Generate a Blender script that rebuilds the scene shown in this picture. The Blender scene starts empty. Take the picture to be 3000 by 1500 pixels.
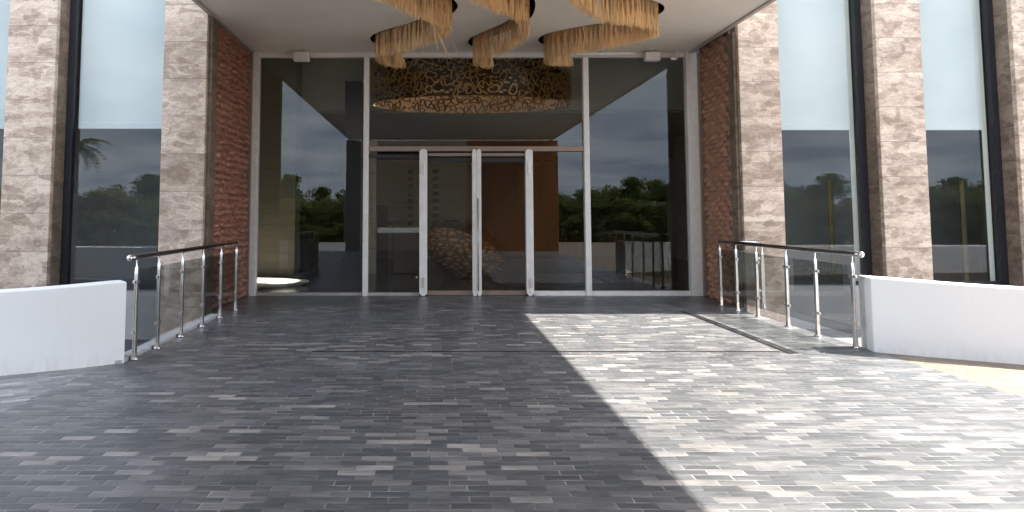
import bpy, bmesh, math, random
from mathutils import Vector, Matrix
R = math.radians
rnd = random.Random(7)
S = bpy.context.scene
COL = S.collection

# ------------------------------------------------------------------ camera
cd = bpy.data.cameras.new('camera'); cam = bpy.data.objects.new('camera', cd); COL.objects.link(cam)
cam.location = (0, 0, 1.46)
cam.rotation_euler = (R(90) + math.atan(160 / 1950), 0, 0)
cd.sensor_width = 36; cd.lens = 1950 / 2576 * 36
cd.shift_x = 0.0769; cd.shift_y = -0.1025
cd.clip_start = 0.05; cd.clip_end = 1500
S.camera = cam

# ------------------------------------------------------------------ light
SUNDIR = Vector((.77, .085, 1)).normalized()
EL = math.asin(SUNDIR.z); AZ = math.atan2(SUNDIR.x, SUNDIR.y)
W = bpy.data.worlds.new('World'); S.world = W; W.use_nodes = True
nt = W.node_tree; nt.nodes.clear()
def wn(t): return nt.nodes.new(t)
out = wn('ShaderNodeOutputWorld'); bg = wn('ShaderNodeBackground'); bg.inputs[1].default_value = .15
sky = wn('ShaderNodeTexSky'); sky.sky_type = 'NISHITA'; sky.sun_disc = False
sky.sun_elevation = EL; sky.sun_rotation = AZ; sky.air_density = 1.0; sky.dust_density = 1.5; sky.ozone_density = 1.2
tc = wn('ShaderNodeTexCoord'); sx = wn('ShaderNodeSeparateXYZ'); nt.links.new(tc.outputs['Generated'], sx.inputs[0])
ad = wn('ShaderNodeMath'); ad.operation = 'ADD'; ad.inputs[1].default_value = .18; nt.links.new(sx.outputs[2], ad.inputs[0])
mx = wn('ShaderNodeMath'); mx.operation = 'MAXIMUM'; mx.inputs[1].default_value = .05; nt.links.new(ad.outputs[0], mx.inputs[0])
dv = wn('ShaderNodeVectorMath'); dv.operation = 'DIVIDE'; nt.links.new(tc.outputs['Generated'], dv.inputs[0])
cb = wn('ShaderNodeCombineXYZ')
for i in range(3): nt.links.new(mx.outputs[0], cb.inputs[i])
nt.links.new(cb.outputs[0], dv.inputs[1])
nz = wn('ShaderNodeTexNoise'); nz.inputs['Scale'].default_value = 1.1; nz.inputs['Detail'].default_value = 7; nz.inputs['Roughness'].default_value = .55
nt.links.new(dv.outputs[0], nz.inputs['Vector'])
rp = wn('ShaderNodeValToRGB'); rp.color_ramp.elements[0].position = .40; rp.color_ramp.elements[1].position = .64
rp.color_ramp.elements[0].color = (0, 0, 0, 1); rp.color_ramp.elements[1].color = (.85, .85, .85, 1)
nt.links.new(nz.outputs['Fac'], rp.inputs[0])
nb = wn('ShaderNodeMath'); nb.operation = 'MULTIPLY_ADD'; nb.inputs[1].default_value = -1.; nb.inputs[2].default_value = .15; nt.links.new(sx.outputs[1], nb.inputs[0])
st1 = wn('ShaderNodeMapRange'); st1.interpolation_type = 'SMOOTHSTEP'; st1.inputs[1].default_value = .35; st1.inputs[2].default_value = .95; nt.links.new(nb.outputs[0], st1.inputs[0])
st2 = wn('ShaderNodeMapRange'); st2.interpolation_type = 'SMOOTHSTEP'; st2.inputs[1].default_value = .62; st2.inputs[2].default_value = .22; nt.links.new(sx.outputs[2], st2.inputs[0])
st3 = wn('ShaderNodeMath'); st3.operation = 'MULTIPLY'; nt.links.new(st1.outputs[0], st3.inputs[0]); nt.links.new(st2.outputs[0], st3.inputs[1])
nz2 = wn('ShaderNodeTexNoise'); nz2.inputs['Scale'].default_value = 2.2; nz2.inputs['Detail'].default_value = 6; nt.links.new(dv.outputs[0], nz2.inputs['Vector'])
stc = wn('ShaderNodeValToRGB'); stc.color_ramp.elements[0].position = .35; stc.color_ramp.elements[0].color = (2.2, 2.7, 3.4, 1); stc.color_ramp.elements[1].position = .7; stc.color_ramp.elements[1].color = (4.6, 4.9, 5.3, 1); nt.links.new(nz2.outputs['Fac'], stc.inputs[0])
mixs = wn('ShaderNodeMixRGB'); nt.links.new(st3.outputs[0], mixs.inputs[0]); nt.links.new(stc.outputs[0], mixs.inputs[2])
mixw = wn('ShaderNodeMixRGB'); mixw.inputs[2].default_value = (8.8, 9.2, 9.8, 1)
nt.links.new(rp.outputs[0], mixw.inputs[0]); nt.links.new(sky.outputs[0], mixw.inputs[1])
nt.links.new(mixw.outputs[0], mixs.inputs[1]); nt.links.new(mixs.outputs[0], bg.inputs[0]); nt.links.new(bg.outputs[0], out.inputs[0])

sl = bpy.data.lights.new('sun', 'SUN'); sl.energy = 5.0; sl.angle = R(.5); sl.color = (1, .945, .87)
so = bpy.data.objects.new('sun', sl); COL.objects.link(so)
so.rotation_euler = (-SUNDIR).to_track_quat('-Z', 'Y').to_euler(); so.location = (20, 5, 30)

S.view_settings.view_transform = 'Standard'; S.view_settings.look = 'None'
S.view_settings.exposure = 2.1; S.view_settings.gamma = 1
S.cycles.use_denoising = True
S.cycles.max_bounces = 10; S.cycles.diffuse_bounces = 7; S.cycles.glossy_bounces = 5
S.cycles.transparent_max_bounces = 24; S.cycles.sample_clamp_indirect = 8
S.cycles.caustics_reflective = False; S.cycles.caustics_refractive = False

# ------------------------------------------------------------------ materials
class NT:
    def __init__(s, name):
        s.m = bpy.data.materials.new(name); s.m.use_nodes = True
        s.t = s.m.node_tree; s.t.nodes.clear()
        s.out = s.n('ShaderNodeOutputMaterial')
    def n(s, t, **k):
        x = s.t.nodes.new(t)
        for a, v in k.items(): setattr(x, a, v)
        return x
    def l(s, a, b): s.t.links.new(a, b)
    def val(s, sock, v):
        if hasattr(v, 'is_linked') or hasattr(v, 'node'): s.l(v, sock)
        else: sock.default_value = v
    def math(s, op, a, b=None, c=None):
        x = s.n('ShaderNodeMath', operation=op); s.val(x.inputs[0], a)
        if b is not None: s.val(x.inputs[1], b)
        if c is not None: s.val(x.inputs[2], c)
        return x.outputs[0]
    def pos(s): return s.n('ShaderNodeNewGeometry').outputs['Position']
    def obj(s): return s.n('ShaderNodeTexCoord').outputs['Object']
    def map(s, v, sc=(1, 1, 1), rot=(0, 0, 0), loc=(0, 0, 0)):
        x = s.n('ShaderNodeMapping'); s.l(v, x.inputs[0]); x.inputs['Scale'].default_value = sc
        x.inputs['Rotation'].default_value = rot; x.inputs['Location'].default_value = loc
        return x.outputs[0]
    def noise(s, v, scale, detail=4, rough=.5, dist=0):
        x = s.n('ShaderNodeTexNoise'); s.l(v, x.inputs['Vector']); x.inputs['Scale'].default_value = scale
        x.inputs['Detail'].default_value = detail; x.inputs['Roughness'].default_value = rough; x.inputs['Distortion'].default_value = dist
        return x.outputs['Fac']
    def ramp(s, f, stops, interp='LINEAR'):
        x = s.n('ShaderNodeValToRGB'); s.l(f, x.inputs[0]); r = x.color_ramp; r.interpolation = interp
        while len(r.elements) < len(stops): r.elements.new(.5)
        for e, (p, c) in zip(r.elements, stops):
            e.position = p; e.color = (c[0], c[1], c[2], 1) if hasattr(c, '__len__') else (c, c, c, 1)
        return x.outputs[0]
    def mix(s, f, a, b, mode='MIX'):
        x = s.n('ShaderNodeMixRGB', blend_type=mode)
        for i, v in ((0, f), (1, a), (2, b)):
            if hasattr(v, 'node'): s.l(v, x.inputs[i])
            elif i: x.inputs[i].default_value = (v[0], v[1], v[2], 1)
            else: x.inputs[i].default_value = v
        return x.outputs[0]
    def bump(s, h, strength=.3, dist=.02):
        x = s.n('ShaderNodeBump'); s.l(h, x.inputs['Height']); x.inputs['Strength'].default_value = strength; x.inputs['Distance'].default_value = dist
        return x.outputs[0]
    def pbr(s, col, rough=.6, metal=0, bump=None, spec=.5, **kw):
        p = s.n('ShaderNodeBsdfPrincipled')
        for k, v in (('Base Color', col), ('Roughness', rough), ('Metallic', metal), ('Specular IOR Level', spec)):
            if hasattr(v, 'node'): s.l(v, p.inputs[k])
            else: p.inputs[k].default_value = (v[0], v[1], v[2], 1) if hasattr(v, '__len__') else v
        if bump is not None: s.l(bump, p.inputs['Normal'])
        for k, v in kw.items(): p.inputs[k.replace('_', ' ')].default_value = v
        s.l(p.outputs[0], s.out.inputs[0]); return s.m

def simple(name, col, rough=.5, metal=0, nscale=6, amt=.12, bumps=0, spec=.5):
    t = NT(name); v = t.obj(); f = t.noise(v, nscale, 5, .6)
    lo = tuple(c * (1 - amt) for c in col); hi = tuple(min(1, c * (1 + amt)) for c in col)
    c = t.ramp(f, [(.3, lo), (.7, hi)])
    b = t.bump(t.noise(v, nscale * 14, 3), bumps, .004) if bumps else None
    r = t.math('MULTIPLY_ADD', f, .2, rough - .1)
    return t.pbr(c, r, metal, b, spec)

def paver(name, bw, bh, stops, joint, rot=0, gloss=.36, warm=None):
    t = NT(name); v = t.map(t.pos(), rot=(0, 0, rot))
    wob = t.n('ShaderNodeTexNoise'); t.l(v, wob.inputs['Vector']); wob.inputs['Scale'].default_value = 2.5
    vv = t.n('ShaderNodeVectorMath', operation='MULTIPLY_ADD'); t.l(wob.outputs['Color'], vv.inputs[0]); vv.inputs[1].default_value = (.02, .02, 0); t.l(v, vv.inputs[2])
    sp = t.n('ShaderNodeSeparateXYZ'); t.l(vv.outputs[0], sp.inputs[0])
    yr = t.math('DIVIDE', sp.outputs[1], bh); row = t.math('FLOOR', yr)
    rown = t.n('ShaderNodeTexWhiteNoise', noise_dimensions='1D'); t.l(row, rown.inputs['W'])
    off = t.math('MULTIPLY_ADD', t.math('MODULO', t.math('ABSOLUTE', row), 2.), .5, t.math('MULTIPLY', rown.outputs['Value'], .10))
    xr = t.math('ADD', t.math('DIVIDE', sp.outputs[0], bw), off); colm = t.math('FLOOR', xr)
    cv = t.n('ShaderNodeCombineXYZ'); t.l(colm, cv.inputs[0]); t.l(row, cv.inputs[1])
    w = t.n('ShaderNodeTexWhiteNoise', noise_dimensions='3D'); t.l(cv.outputs[0], w.inputs['Vector'])
    # neighbouring stones come from the same batch: slow patches shift the lot
    patch = t.noise(t.map(t.pos(), (.5, 1.1, 1)), .7, 3, .6)
    rv = t.math('ADD', w.outputs['Value'], t.math('MULTIPLY_ADD', patch, .6, -.30))
    c = t.ramp(rv, stops)
    # streaks inside each stone, shifted from stone to stone
    sv = t.n('ShaderNodeVectorMath', operation='MULTIPLY_ADD'); t.l(w.outputs['Color'], sv.inputs[0]); sv.inputs[1].default_value = (9, 9, 9); t.l(t.map(v, (3.5, 16, 1)), sv.inputs[2])
    st = t.noise(sv.outputs[0], 1.3, 5, .65)
    c = t.mix(1, c, t.ramp(st, [(.25, .62), (.75, 1.42)]), 'MULTIPLY')
    fine = t.noise(v, 90, 3, .6)
    c = t.mix(1, c, t.ramp(fine, [(.3, .82), (.7, 1.18)]), 'MULTIPLY')
    dust = t.noise(t.map(t.pos(), (.55, 1., 1)), .9, 6, .62, .8); c = t.mix(1, c, t.ramp(dust, [(.32, .84), (.55, 1.), (.72, 1.20)]), 'MULTIPLY')
    smear = t.noise(t.map(t.pos(), (.9, 7., 1)), 1.2, 5, .7, .3); c = t.mix(t.ramp(smear, [(.60, 0.), (.78, .22)]), c, (.30, .29, .275))
    def edge(frac, size):
        a = t.math('FRACT', frac); b = t.math('MINIMUM', a, t.math('SUBTRACT', 1., a)); return t.math('MULTIPLY', b, size)
    d = t.math('MINIMUM', edge(yr, bh), edge(xr, bw))
    jn = t.noise(v, 3.2, 4, .6)
    jf = t.math('LESS_THAN', d, t.math('MULTIPLY_ADD', jn, .006, -.0003))
    jc = t.mix(1, joint, t.ramp(jn, [(.40, .30), (.70, 1.7)]), 'MULTIPLY') if not hasattr(joint, 'node') else joint
    c = t.mix(jf, c, jc)
    h = t.math('ADD', t.math('SMOOTH_MIN', t.math('MULTIPLY', d, 60.), 1., .3), t.math('MULTIPLY_ADD', st, .5, t.math('MULTIPLY', w.outputs['Value'], .35)))
    rr = t.math('MULTIPLY_ADD', st, .22, gloss - .1)
    return t.pbr(c, rr, 0, t.bump(h, .35, .006), .6)

G = lambda g, w=0: (g * (1 + w), g, g * (1 - w))
M = {}
M['paver'] = paver('grey slate pavers', .21, .085, [(0., G(.068, -.06)), (.3, G(.086, -.05)), (.6, G(.104, -.03)), (.82, G(.132, .01)), (.94, G(.17, .04)), (1., G(.27, .08))], (.21, .205, .195))
M['apron'] = paver('cream apron pavers', .24, .12, [(0., (.125, .094, .064)), (.5, (.160, .121, .083)), (1., (.20, .157, .112))], (.17, .13, .09), rot=R(38), gloss=.6)
M['apron_grey'] = paver('grey apron pavers', .22, .09, [(0., G(.13)), (.5, G(.195, .01)), (.9, G(.26, .02)), (1., G(.34, .04))], (.24, .235, .22), rot=R(-32), gloss=.5)

def stone(name, lo, hi):
    t = NT(name); p = t.pos(); sp = t.n('ShaderNodeSeparateXYZ'); t.l(p, sp.inputs[0])
    oi = t.n('ShaderNodeObjectInfo')
    zr = t.math('DIVIDE', t.math('ADD', sp.outputs[2], t.math('MULTIPLY', oi.outputs['Random'], .5)), .56); zi = t.math('FLOOR', zr)
    cv = t.n('ShaderNodeCombineXYZ'); t.l(zi, cv.inputs[0]); t.l(oi.outputs['Random'], cv.inputs[1])
    w = t.n('ShaderNodeTexWhiteNoise', noise_dimensions='3D'); t.l(cv.outputs[0], w.inputs['Vector'])
    sv = t.n('ShaderNodeVectorMath', operation='MULTIPLY_ADD'); t.l(w.outputs['Color'], sv.inputs[0]); sv.inputs[1].default_value = (7, 7, 7); t.l(p, sv.inputs[2])
    q = sv.outputs[0]; n3 = t.noise(p, 120, 2, .6)
    wc = t.n('ShaderNodeTexNoise'); t.l(q, wc.inputs['Vector']); wc.inputs['Scale'].default_value = 2.4; wc.inputs['Detail'].default_value = 6; wc.inputs['Roughness'].default_value = .62
    wq = t.n('ShaderNodeVectorMath', operation='MULTIPLY_ADD'); t.l(wc.outputs['Color'], wq.inputs[0]); wq.inputs[1].default_value = (.55, .55, .55); t.l(t.map(q, (1, 1, 2.0), rot=(0, R(20), 0)), wq.inputs[2])
    ce = t.n('ShaderNodeTexVoronoi', feature='DISTANCE_TO_EDGE'); t.l(wq.outputs[0], ce.inputs['Vector']); ce.inputs['Scale'].default_value = 4.4
    cc = t.n('ShaderNodeTexVoronoi', feature='F1'); t.l(wq.outputs[0], cc.inputs['Vector']); cc.inputs['Scale'].default_value = 4.4
    n1 = t.noise(wq.outputs[0], 2.2, 10, .68); n2 = t.noise(t.map(q, (1, 1, 3), rot=(0, R(14), 0)), 7, 10, .72, .5)
    cell = t.n('ShaderNodeSeparateColor'); t.l(cc.outputs['Color'], cell.inputs[0])
    f = t.math('ADD', t.math('MULTIPLY_ADD', n1, .55, t.math('MULTIPLY', n2, .40)), t.math('MULTIPLY_ADD', cell.outputs[0], .16, -.06))
    c = t.ramp(f, [(.38, lo), (.5, tuple((a + b) / 2 for a, b in zip(lo, hi))), (.60, hi)])
    gate = t.math('MULTIPLY_ADD', n1, 1.6, -.45)
    vein = t.math('MULTIPLY', t.ramp(ce.outputs['Distance'], [(0, .95), (.035, .55), (.10, 0.)]), t.n('ShaderNodeClamp').outputs[0]) if False else t.math('MULTIPLY', t.ramp(ce.outputs['Distance'], [(0, .95), (.035, .55), (.10, 0.)]), gate)
    c = t.mix(vein, c, tuple(min(1, h * 1.22) for h in hi))
    crack = t.math('ABSOLUTE', t.math('SUBTRACT', t.noise(t.map(q, (1, 1, 2.6)), 1.9, 9, .68, .7), .5))
    c = t.mix(t.ramp(crack, [(0, .6), (.010, 0.)]), c, tuple(l * .5 for l in lo))
    c = t.mix(1, c, t.ramp(w.outputs['Value'], [(0, (.74, .71, .67)), (.12, (.93, .92, .91)), (1, (1.04, 1.04, 1.04))]), 'MULTIPLY')
    c = t.mix(1, c, t.ramp(n3, [(.3, .84), (.7, 1.16)]), 'MULTIPLY')
    a = t.math('FRACT', zr); e = t.math('LESS_THAN', t.math('MINIMUM', a, t.math('SUBTRACT', 1., a)), .005)
    c = t.mix(e, c, tuple(l * .55 for l in lo))
    h = t.math('ADD', t.math('MULTIPLY', n2, .7), t.math('MULTIPLY', n3, .5))
    return t.pbr(c, .55, 0, t.bump(h, .35, .01), .4)
M['stone'] = stone('travertine', (.285, .203, .15), (.60, .485, .385))
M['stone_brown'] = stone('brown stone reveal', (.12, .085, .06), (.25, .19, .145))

def scales(name, a, b):
    t = NT(name); p = t.pos(); n = t.noise(p, 7, 5, .6); n2 = t.noise(p, 60, 3, .6)
    c = t.ramp(n, [(.3, a), (.7, b)]); c = t.mix(1, c, t.ramp(n2, [(.3, .75), (.7, 1.25)]), 'MULTIPLY')
    return t.pbr(c, .48, .0, t.bump(n2, .4, .006), .5)
M['scale_red'] = scales('red brown hammered tiles', (.23, .10, .067), (.38, .18, .126))
M['scale_copper'] = scales('copper brown scale tiles', (.30, .15, .092), (.47, .255, .165))
M['plaster'] = simple('soffit plaster', (.76, .71, .65), .8, 0, 1.2, .06, .15)
M['pale'] = simple('pale bounce plaster', (.50, .43, .33), .8, 0, 2, .05)
t = NT('white render'); p = t.pos(); sp = t.n('ShaderNodeSeparateXYZ'); t.l(p, sp.inputs[0])
n = t.noise(p, 1.3, 5, .6); c = t.ramp(n, [(.3, (.74, .74, .735)), (.7, (.78, .78, .775))])
spl = t.math('MULTIPLY', t.ramp(t.noise(t.map(p, (3, 3, 1)), 5, 7, .7), [(.42, 0.), (.66, 1.)]), t.ramp(t.math('MULTIPLY', sp.outputs[2], 4.5), [(.02, .28), (.75, 0.)]))
c = t.mix(spl, c, (.42, .39, .35)); c = t.mix(t.ramp(t.noise(t.map(p, (9, 9, .8)), 1.5, 5, .7), [(.58, 0.), (.8, .12)]), c, (.5, .48, .45))
M['white_wall'] = t.pbr(c, .75, 0, t.bump(t.noise(p, 40, 5, .6), .12, .006), .3)
M['frame'] = simple('pale aluminium frame', (.78, .75, .72), .38, 0., 9, .08)
M['frame_warm'] = simple('bronze toned frame', (.27, .205, .17), .38, .3, 9, .08)
M['dark_frame'] = simple('black window frame', (.012, .012, .016), .4, 0, 5, .2)
M['black'] = simple('black slot liner', (.012, .011, .010), .25, 0, 5, .2)
M['trim'] = simple('grey soffit trim', (.42, .39, .36), .45, .2, 5, .08)
M['white_plastic'] = simple('white plastic', (.75, .75, .74), .45, 0, 5, .05)
M['blind'] = NT('pale roller blind'); t = M['blind']; v = t.pos()
c = t.ramp(t.noise(t.map(v, (.8, .8, 1.4)), .8, 4, .5), [(.3, (.50, .53, .525)), (.7, (.60, .62, .605))]); M['blind'] = t.pbr(c, .75, 0, None, .3)

def steel(name, col, rough, brush=(3, 3, 80)):
    t = NT(name); v = t.obj(); n = t.noise(t.map(v, brush), 2, 4, .6); n2 = t.noise(v, 8, 4, .6)
    c = t.mix(1, col, t.ramp(n2, [(.3, .82), (.7, 1.12)]), 'MULTIPLY')
    return t.pbr(c, t.math('MULTIPLY_ADD', n, .2, rough - .1), 1.0, None)
M['steel'] = steel('brushed steel', (.72, .70, .68), .30)
M['rail_steel'] = steel('dark polished rail', (.36, .35, .345), .16)

def glass(name, tint, ior, wav=.0, rough=0):
    t = NT(name); tr = t.n('ShaderNodeBsdfTransparent'); tr.inputs[0].default_value = (*tint, 1)
    gl = t.n('ShaderNodeBsdfGlossy'); gl.inputs['Roughness'].default_value = rough; gl.inputs[0].default_value = (.93, .97, 1, 1)
    fr0 = t.n('ShaderNodeFresnel'); fr0.inputs[0].default_value = ior
    bf = t.n('ShaderNodeNewGeometry').outputs['Backfacing']; fr = t.n('ShaderNodeMath', operation='MULTIPLY'); t.l(fr0.outputs[0], fr.inputs[0]); t.l(t.math('SUBTRACT', 1., bf), fr.inputs[1])
    if wav:
        b = t.bump(t.noise(t.map(t.pos(), (1, 1, .6)), .9, 1, .3), wav, .02); t.l(b, gl.inputs['Normal'])
    mx = t.n('ShaderNodeMixShader'); t.l(fr.outputs[0], mx.inputs[0]); t.l(tr.outputs[0], mx.inputs[1]); t.l(gl.outputs[0], mx.inputs[2])
    t.l(mx.outputs[0], t.out.inputs[0]); return t.m
M['glass'] = glass('entrance glass', (.93, .94, .92), 1.6, .03)
M['win_glass'] = glass('window glass', (.955, .972, .965), 1.6, .03)
M['rail_glass'] = glass('balustrade glass', (.72, .735, .73), 1.5)

def raffia():
    t = NT('raffia strands'); p = t.pos(); n = t.noise(t.map(p, (1, 1, .05)), 55, 4, .7); n2 = t.noise(p, 3, 3, .5)
    c = t.ramp(n, [(.28, (.62, .43, .24)), (.5, (.93, .71, .43)), (.72, (.98, .84, .58))])
    c = t.mix(1, c, t.ramp(n2, [(.3, .85), (.7, 1.12)]), 'MULTIPLY')
    d = t.n('ShaderNodeBsdfDiffuse'); t.l(c, d.inputs[0]); tl = t.n('ShaderNodeBsdfTranslucent'); t.l(c, tl.inputs[0])
    m = t.n('ShaderNodeMixShader'); m.inputs[0].default_value = .4; t.l(d.outputs[0], m.inputs[1]); t.l(tl.outputs[0], m.inputs[2]); t.l(m.outputs[0], t.out.inputs[0]); return t.m
M['raffia'] = raffia()
M['bronze'] = simple('dark bronze drum', (.045, .022, .009), .35, .3, 5, .3)
M['gold'] = simple('gold leaf relief', (.62, .38, .15), .3, .8, 12, .2)
M['drum_lining'] = simple('amber drum lining', (.36, .22, .10), .6, 0, 6, .15)
def panelwall(name, col, step, jcol):
    t = NT(name); p = t.pos(); sp = t.n('ShaderNodeSeparateXYZ'); t.l(p, sp.inputs[0])
    n = t.noise(t.map(p, (1, 1, 5)), 1.4, 5, .6)
    c = t.mix(1, col, t.ramp(n, [(.3, .85), (.7, 1.12)]), 'MULTIPLY')
    a = t.math('FRACT', t.math('DIVIDE', sp.outputs[2], step)); e = t.math('LESS_THAN', a, .018)
    return t.pbr(t.mix(e, c, jcol), .55)
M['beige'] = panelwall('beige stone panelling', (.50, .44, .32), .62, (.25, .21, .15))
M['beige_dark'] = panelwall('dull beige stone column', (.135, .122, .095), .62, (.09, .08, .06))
M['lobby_plaster'] = simple('lobby plaster', (.55, .55, .50), .7, 0, 2, .05)
def wood(name, col):
    t = NT(name); n = t.noise(t.map(t.pos(), (5, 5, .35)), 3, 6, .65, .6)
    c = t.mix(1, col, t.ramp(n, [(.25, .6), (.75, 1.35)]), 'MULTIPLY'); return t.pbr(c, .4, 0, t.bump(n, .1, .004))
M['wood'] = wood('reddish brown wood panel', (.34, .13, .035))
M['dark_wood'] = wood('dark wood', (.05, .028, .016))
M['maroon'] = simple('maroon door', (.16, .06, .055), .45, 0, 4, .12)
M['lobby_floor'] = simple('dark polished stone', (.07, .07, .072), .16, 0, 2.5, .25)
M['counter'] = simple('white counter top', (.70, .76, .78), .3, 0, 4, .05)
t = NT('brown woven cane'); p = t.pos(); wv = t.n('ShaderNodeTexVoronoi', feature='DISTANCE_TO_EDGE'); t.l(t.map(p, (4, 4, 9), rot=(0, R(38), 0)), wv.inputs['Vector']); wv.inputs['Scale'].default_value = 1.3
c = t.ramp(wv.outputs['Distance'], [(.04, (.03, .016, .006)), (.2, (.30, .16, .06)), (.5, (.48, .28, .11))]); M['wicker'] = t.pbr(c, .6, 0, t.bump(wv.outputs['Distance'], .8, .05))
M['wicker_in'] = scales('brown felt lining', (.13, .07, .033), (.19, .105, .05))
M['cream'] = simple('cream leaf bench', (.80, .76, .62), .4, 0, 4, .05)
M['curtain'] = simple('ochre curtain', (.085, .060, .026), .8, 0, 8, .2)
M['dark_room'] = simple('dim room wall', (.10, .10, .105), .8, 0, 3, .1)
M['asphalt'] = simple('dark bed surface', (.042, .042, .044), .85, 0, 3, .25, .5)
M['soil'] = simple('far ground', (.10, .105, .06), .95, 0, .4, .35)
M['sill'] = simple('grey sill stone', (.30, .29, .28), .6, 0, 4, .1, .2)
M['kerb'] = simple('grey kerb stone', (.36, .36, .355), .6, 0, 4, .15, .2)
M['bark'] = simple('bark', (.10, .07, .045), .9, 0, 20, .3, .6)
def leaves(name, a, b):
    t = NT(name); n = t.noise(t.pos(), 1.7, 3, .6); c = t.ramp(n, [(.3, a), (.7, b)])
    d = t.n('ShaderNodeBsdfDiffuse'); t.l(c, d.inputs[0]); tl = t.n('ShaderNodeBsdfTranslucent'); t.l(c, tl.inputs[0])
    m = t.n('ShaderNodeMixShader'); m.inputs[0].default_value = .3; t.l(d.outputs[0], m.inputs[1]); t.l(tl.outputs[0], m.inputs[2]); t.l(m.outputs[0], t.out.inputs[0]); return t.m
M['leaf'] = leaves('green leaves', (.065, .09, .024), (.15, .17, .05))
M['leaf_dark'] = leaves('dark green leaves', (.045, .08, .02), (.10, .14, .04))

# ------------------------------------------------------------------ mesh helpers
class MB:
    def __init__(s): s.v = []; s.f = []; s.sm = []
    def add(s, vs, fs, smooth=False):
        o = len(s.v); s.v += [tuple(v) for v in vs]
        for f in fs: s.f.append([i + o for i in f]); s.sm.append(smooth)
        return s
    def box(s, x0, x1, y0, y1, z0, z1):
        return s.add([(x0, y0, z0), (x1, y0, z0), (x1, y1, z0), (x0, y1, z0), (x0, y0, z1), (x1, y0, z1), (x1, y1, z1), (x0, y1, z1)],
                     [(3, 2, 1, 0), (4, 5, 6, 7), (0, 1, 5, 4), (1, 2, 6, 5), (2, 3, 7, 6), (3, 0, 4, 7)])
    def bevbox(s, x0, x1, y0, y1, z0, z1, b=.006, seg=2):
        bm = bmesh.new(); bmesh.ops.create_cube(bm, size=1)
        for v in bm.verts: v.co = (x0 + (v.co.x + .5) * (x1 - x0), y0 + (v.co.y + .5) * (y1 - y0), z0 + (v.co.z + .5) * (z1 - z0))
        bmesh.ops.bevel(bm, geom=bm.edges[:], offset=b, segments=seg, affect='EDGES', profile=.5)
        return s.bm(bm)
    def bm(s, bm, smooth=False):
        bm.verts.index_update(); s.add([v.co[:] for v in bm.verts], [[v.index for v in f.verts] for f in bm.faces], smooth); bm.free(); return s
    def tube(s, pts, r, n=12, cap=True):
        pts = [Vector(p) for p in pts]; rs = r if hasattr(r, '__len__') else [r] * len(pts); rings = []
        up = None
        for i, p in enumerate(pts):
            d = (pts[min(i + 1, len(pts) - 1)] - pts[max(i - 1, 0)]).normalized()
            if up is None: up = Vector((0, 0, 1)) if abs(d.z) < .9 else Vector((1, 0, 0))
            a = d.cross(up).normalized(); b = a.cross(d).normalized()
            rings.append([p + (a * math.cos(k * 2 * math.pi / n) + b * math.sin(k * 2 * math.pi / n)) * rs[i] for k in range(n)])
        vs = [v for q in rings for v in q]; fs = []
        for i in range(len(rings) - 1):
            for k in range(n): fs.append((i * n + k, i * n + (k + 1) % n, (i + 1) * n + (k + 1) % n, (i + 1) * n + k))
        if cap: fs += [tuple(range(n))[::-1], tuple(range((len(rings) - 1) * n, len(rings) * n))]
        return s.add(vs, fs, True)
    def prism(s, poly, z0, z1):
        n = len(poly)
        return s.add([(x, y, z0) for x, y in poly] + [(x, y, z1) for x, y in poly],
                     [tuple(range(n))[::-1], tuple(range(n, 2 * n))] + [(i, (i + 1) % n, n + (i + 1) % n, n + i) for i in range(n)])
    def prism_y(s, poly, y0, y1):            # polygon in x,z extruded in y
        n = len(poly)
        return s.add([(x, y0, z) for x, z in poly] + [(x, y1, z) for x, z in poly],
                     [tuple(range(n)), tuple(range(n, 2 * n))[::-1]] + [((i + 1) % n, i, n + i, n + (i + 1) % n) for i in range(n)])
    def build(s, name, mat, parent=None):
        me = bpy.data.meshes.new(name); me.from_pydata(s.v, [], s.f); me.update()
        for p, q in zip(me.polygons, s.sm): p.use_smooth = q
        bm = bmesh.new(); bm.from_mesh(me); bmesh.ops.recalc_face_normals(bm, faces=bm.faces[:]); bm.to_mesh(me); bm.free()
        o = bpy.data.objects.new(name, me); COL.objects.link(o)
        for m in (mat if isinstance(mat, list) else [mat]): me.materials.append(m)
        if parent:
            o.parent = parent; o.matrix_parent_inverse = Matrix.Identity(4)
            w = parent; off = Vector((0, 0, 0))
            while w: off += w.location; w = w.parent
            for v in me.vertices: v.co -= off
        return o
def B(*a): return MB().box(*a)
def thing(name, label, cat, loc, group=None):
    o = bpy.data.objects.new(name, None); COL.objects.link(o); o.location = loc; o.empty_display_size = .2
    return tag(o, label, cat, group)
def tag(o, label, cat, group=None):
    o['label'] = label; o['category'] = cat
    if group: o['group'] = group
    return o
def struct(o): o['kind'] = 'structure'; return o
def catmull(P, n=8):
    P = [Vector(p) for p in P]; P = [P[0] * 2 - P[1]] + P + [P[-1] * 2 - P[-2]]; o = []
    for i in range(1, len(P) - 2):
        a, b, c, d = P[i - 1:i + 3]
        for k in range(n):
            t = k / n; o.append(.5 * ((2 * b) + (c - a) * t + (2 * a - 5 * b + 4 * c - d) * t * t + (3 * b - a - 3 * c + d) * t ** 3))
    o.append(P[-2]); return o

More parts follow.
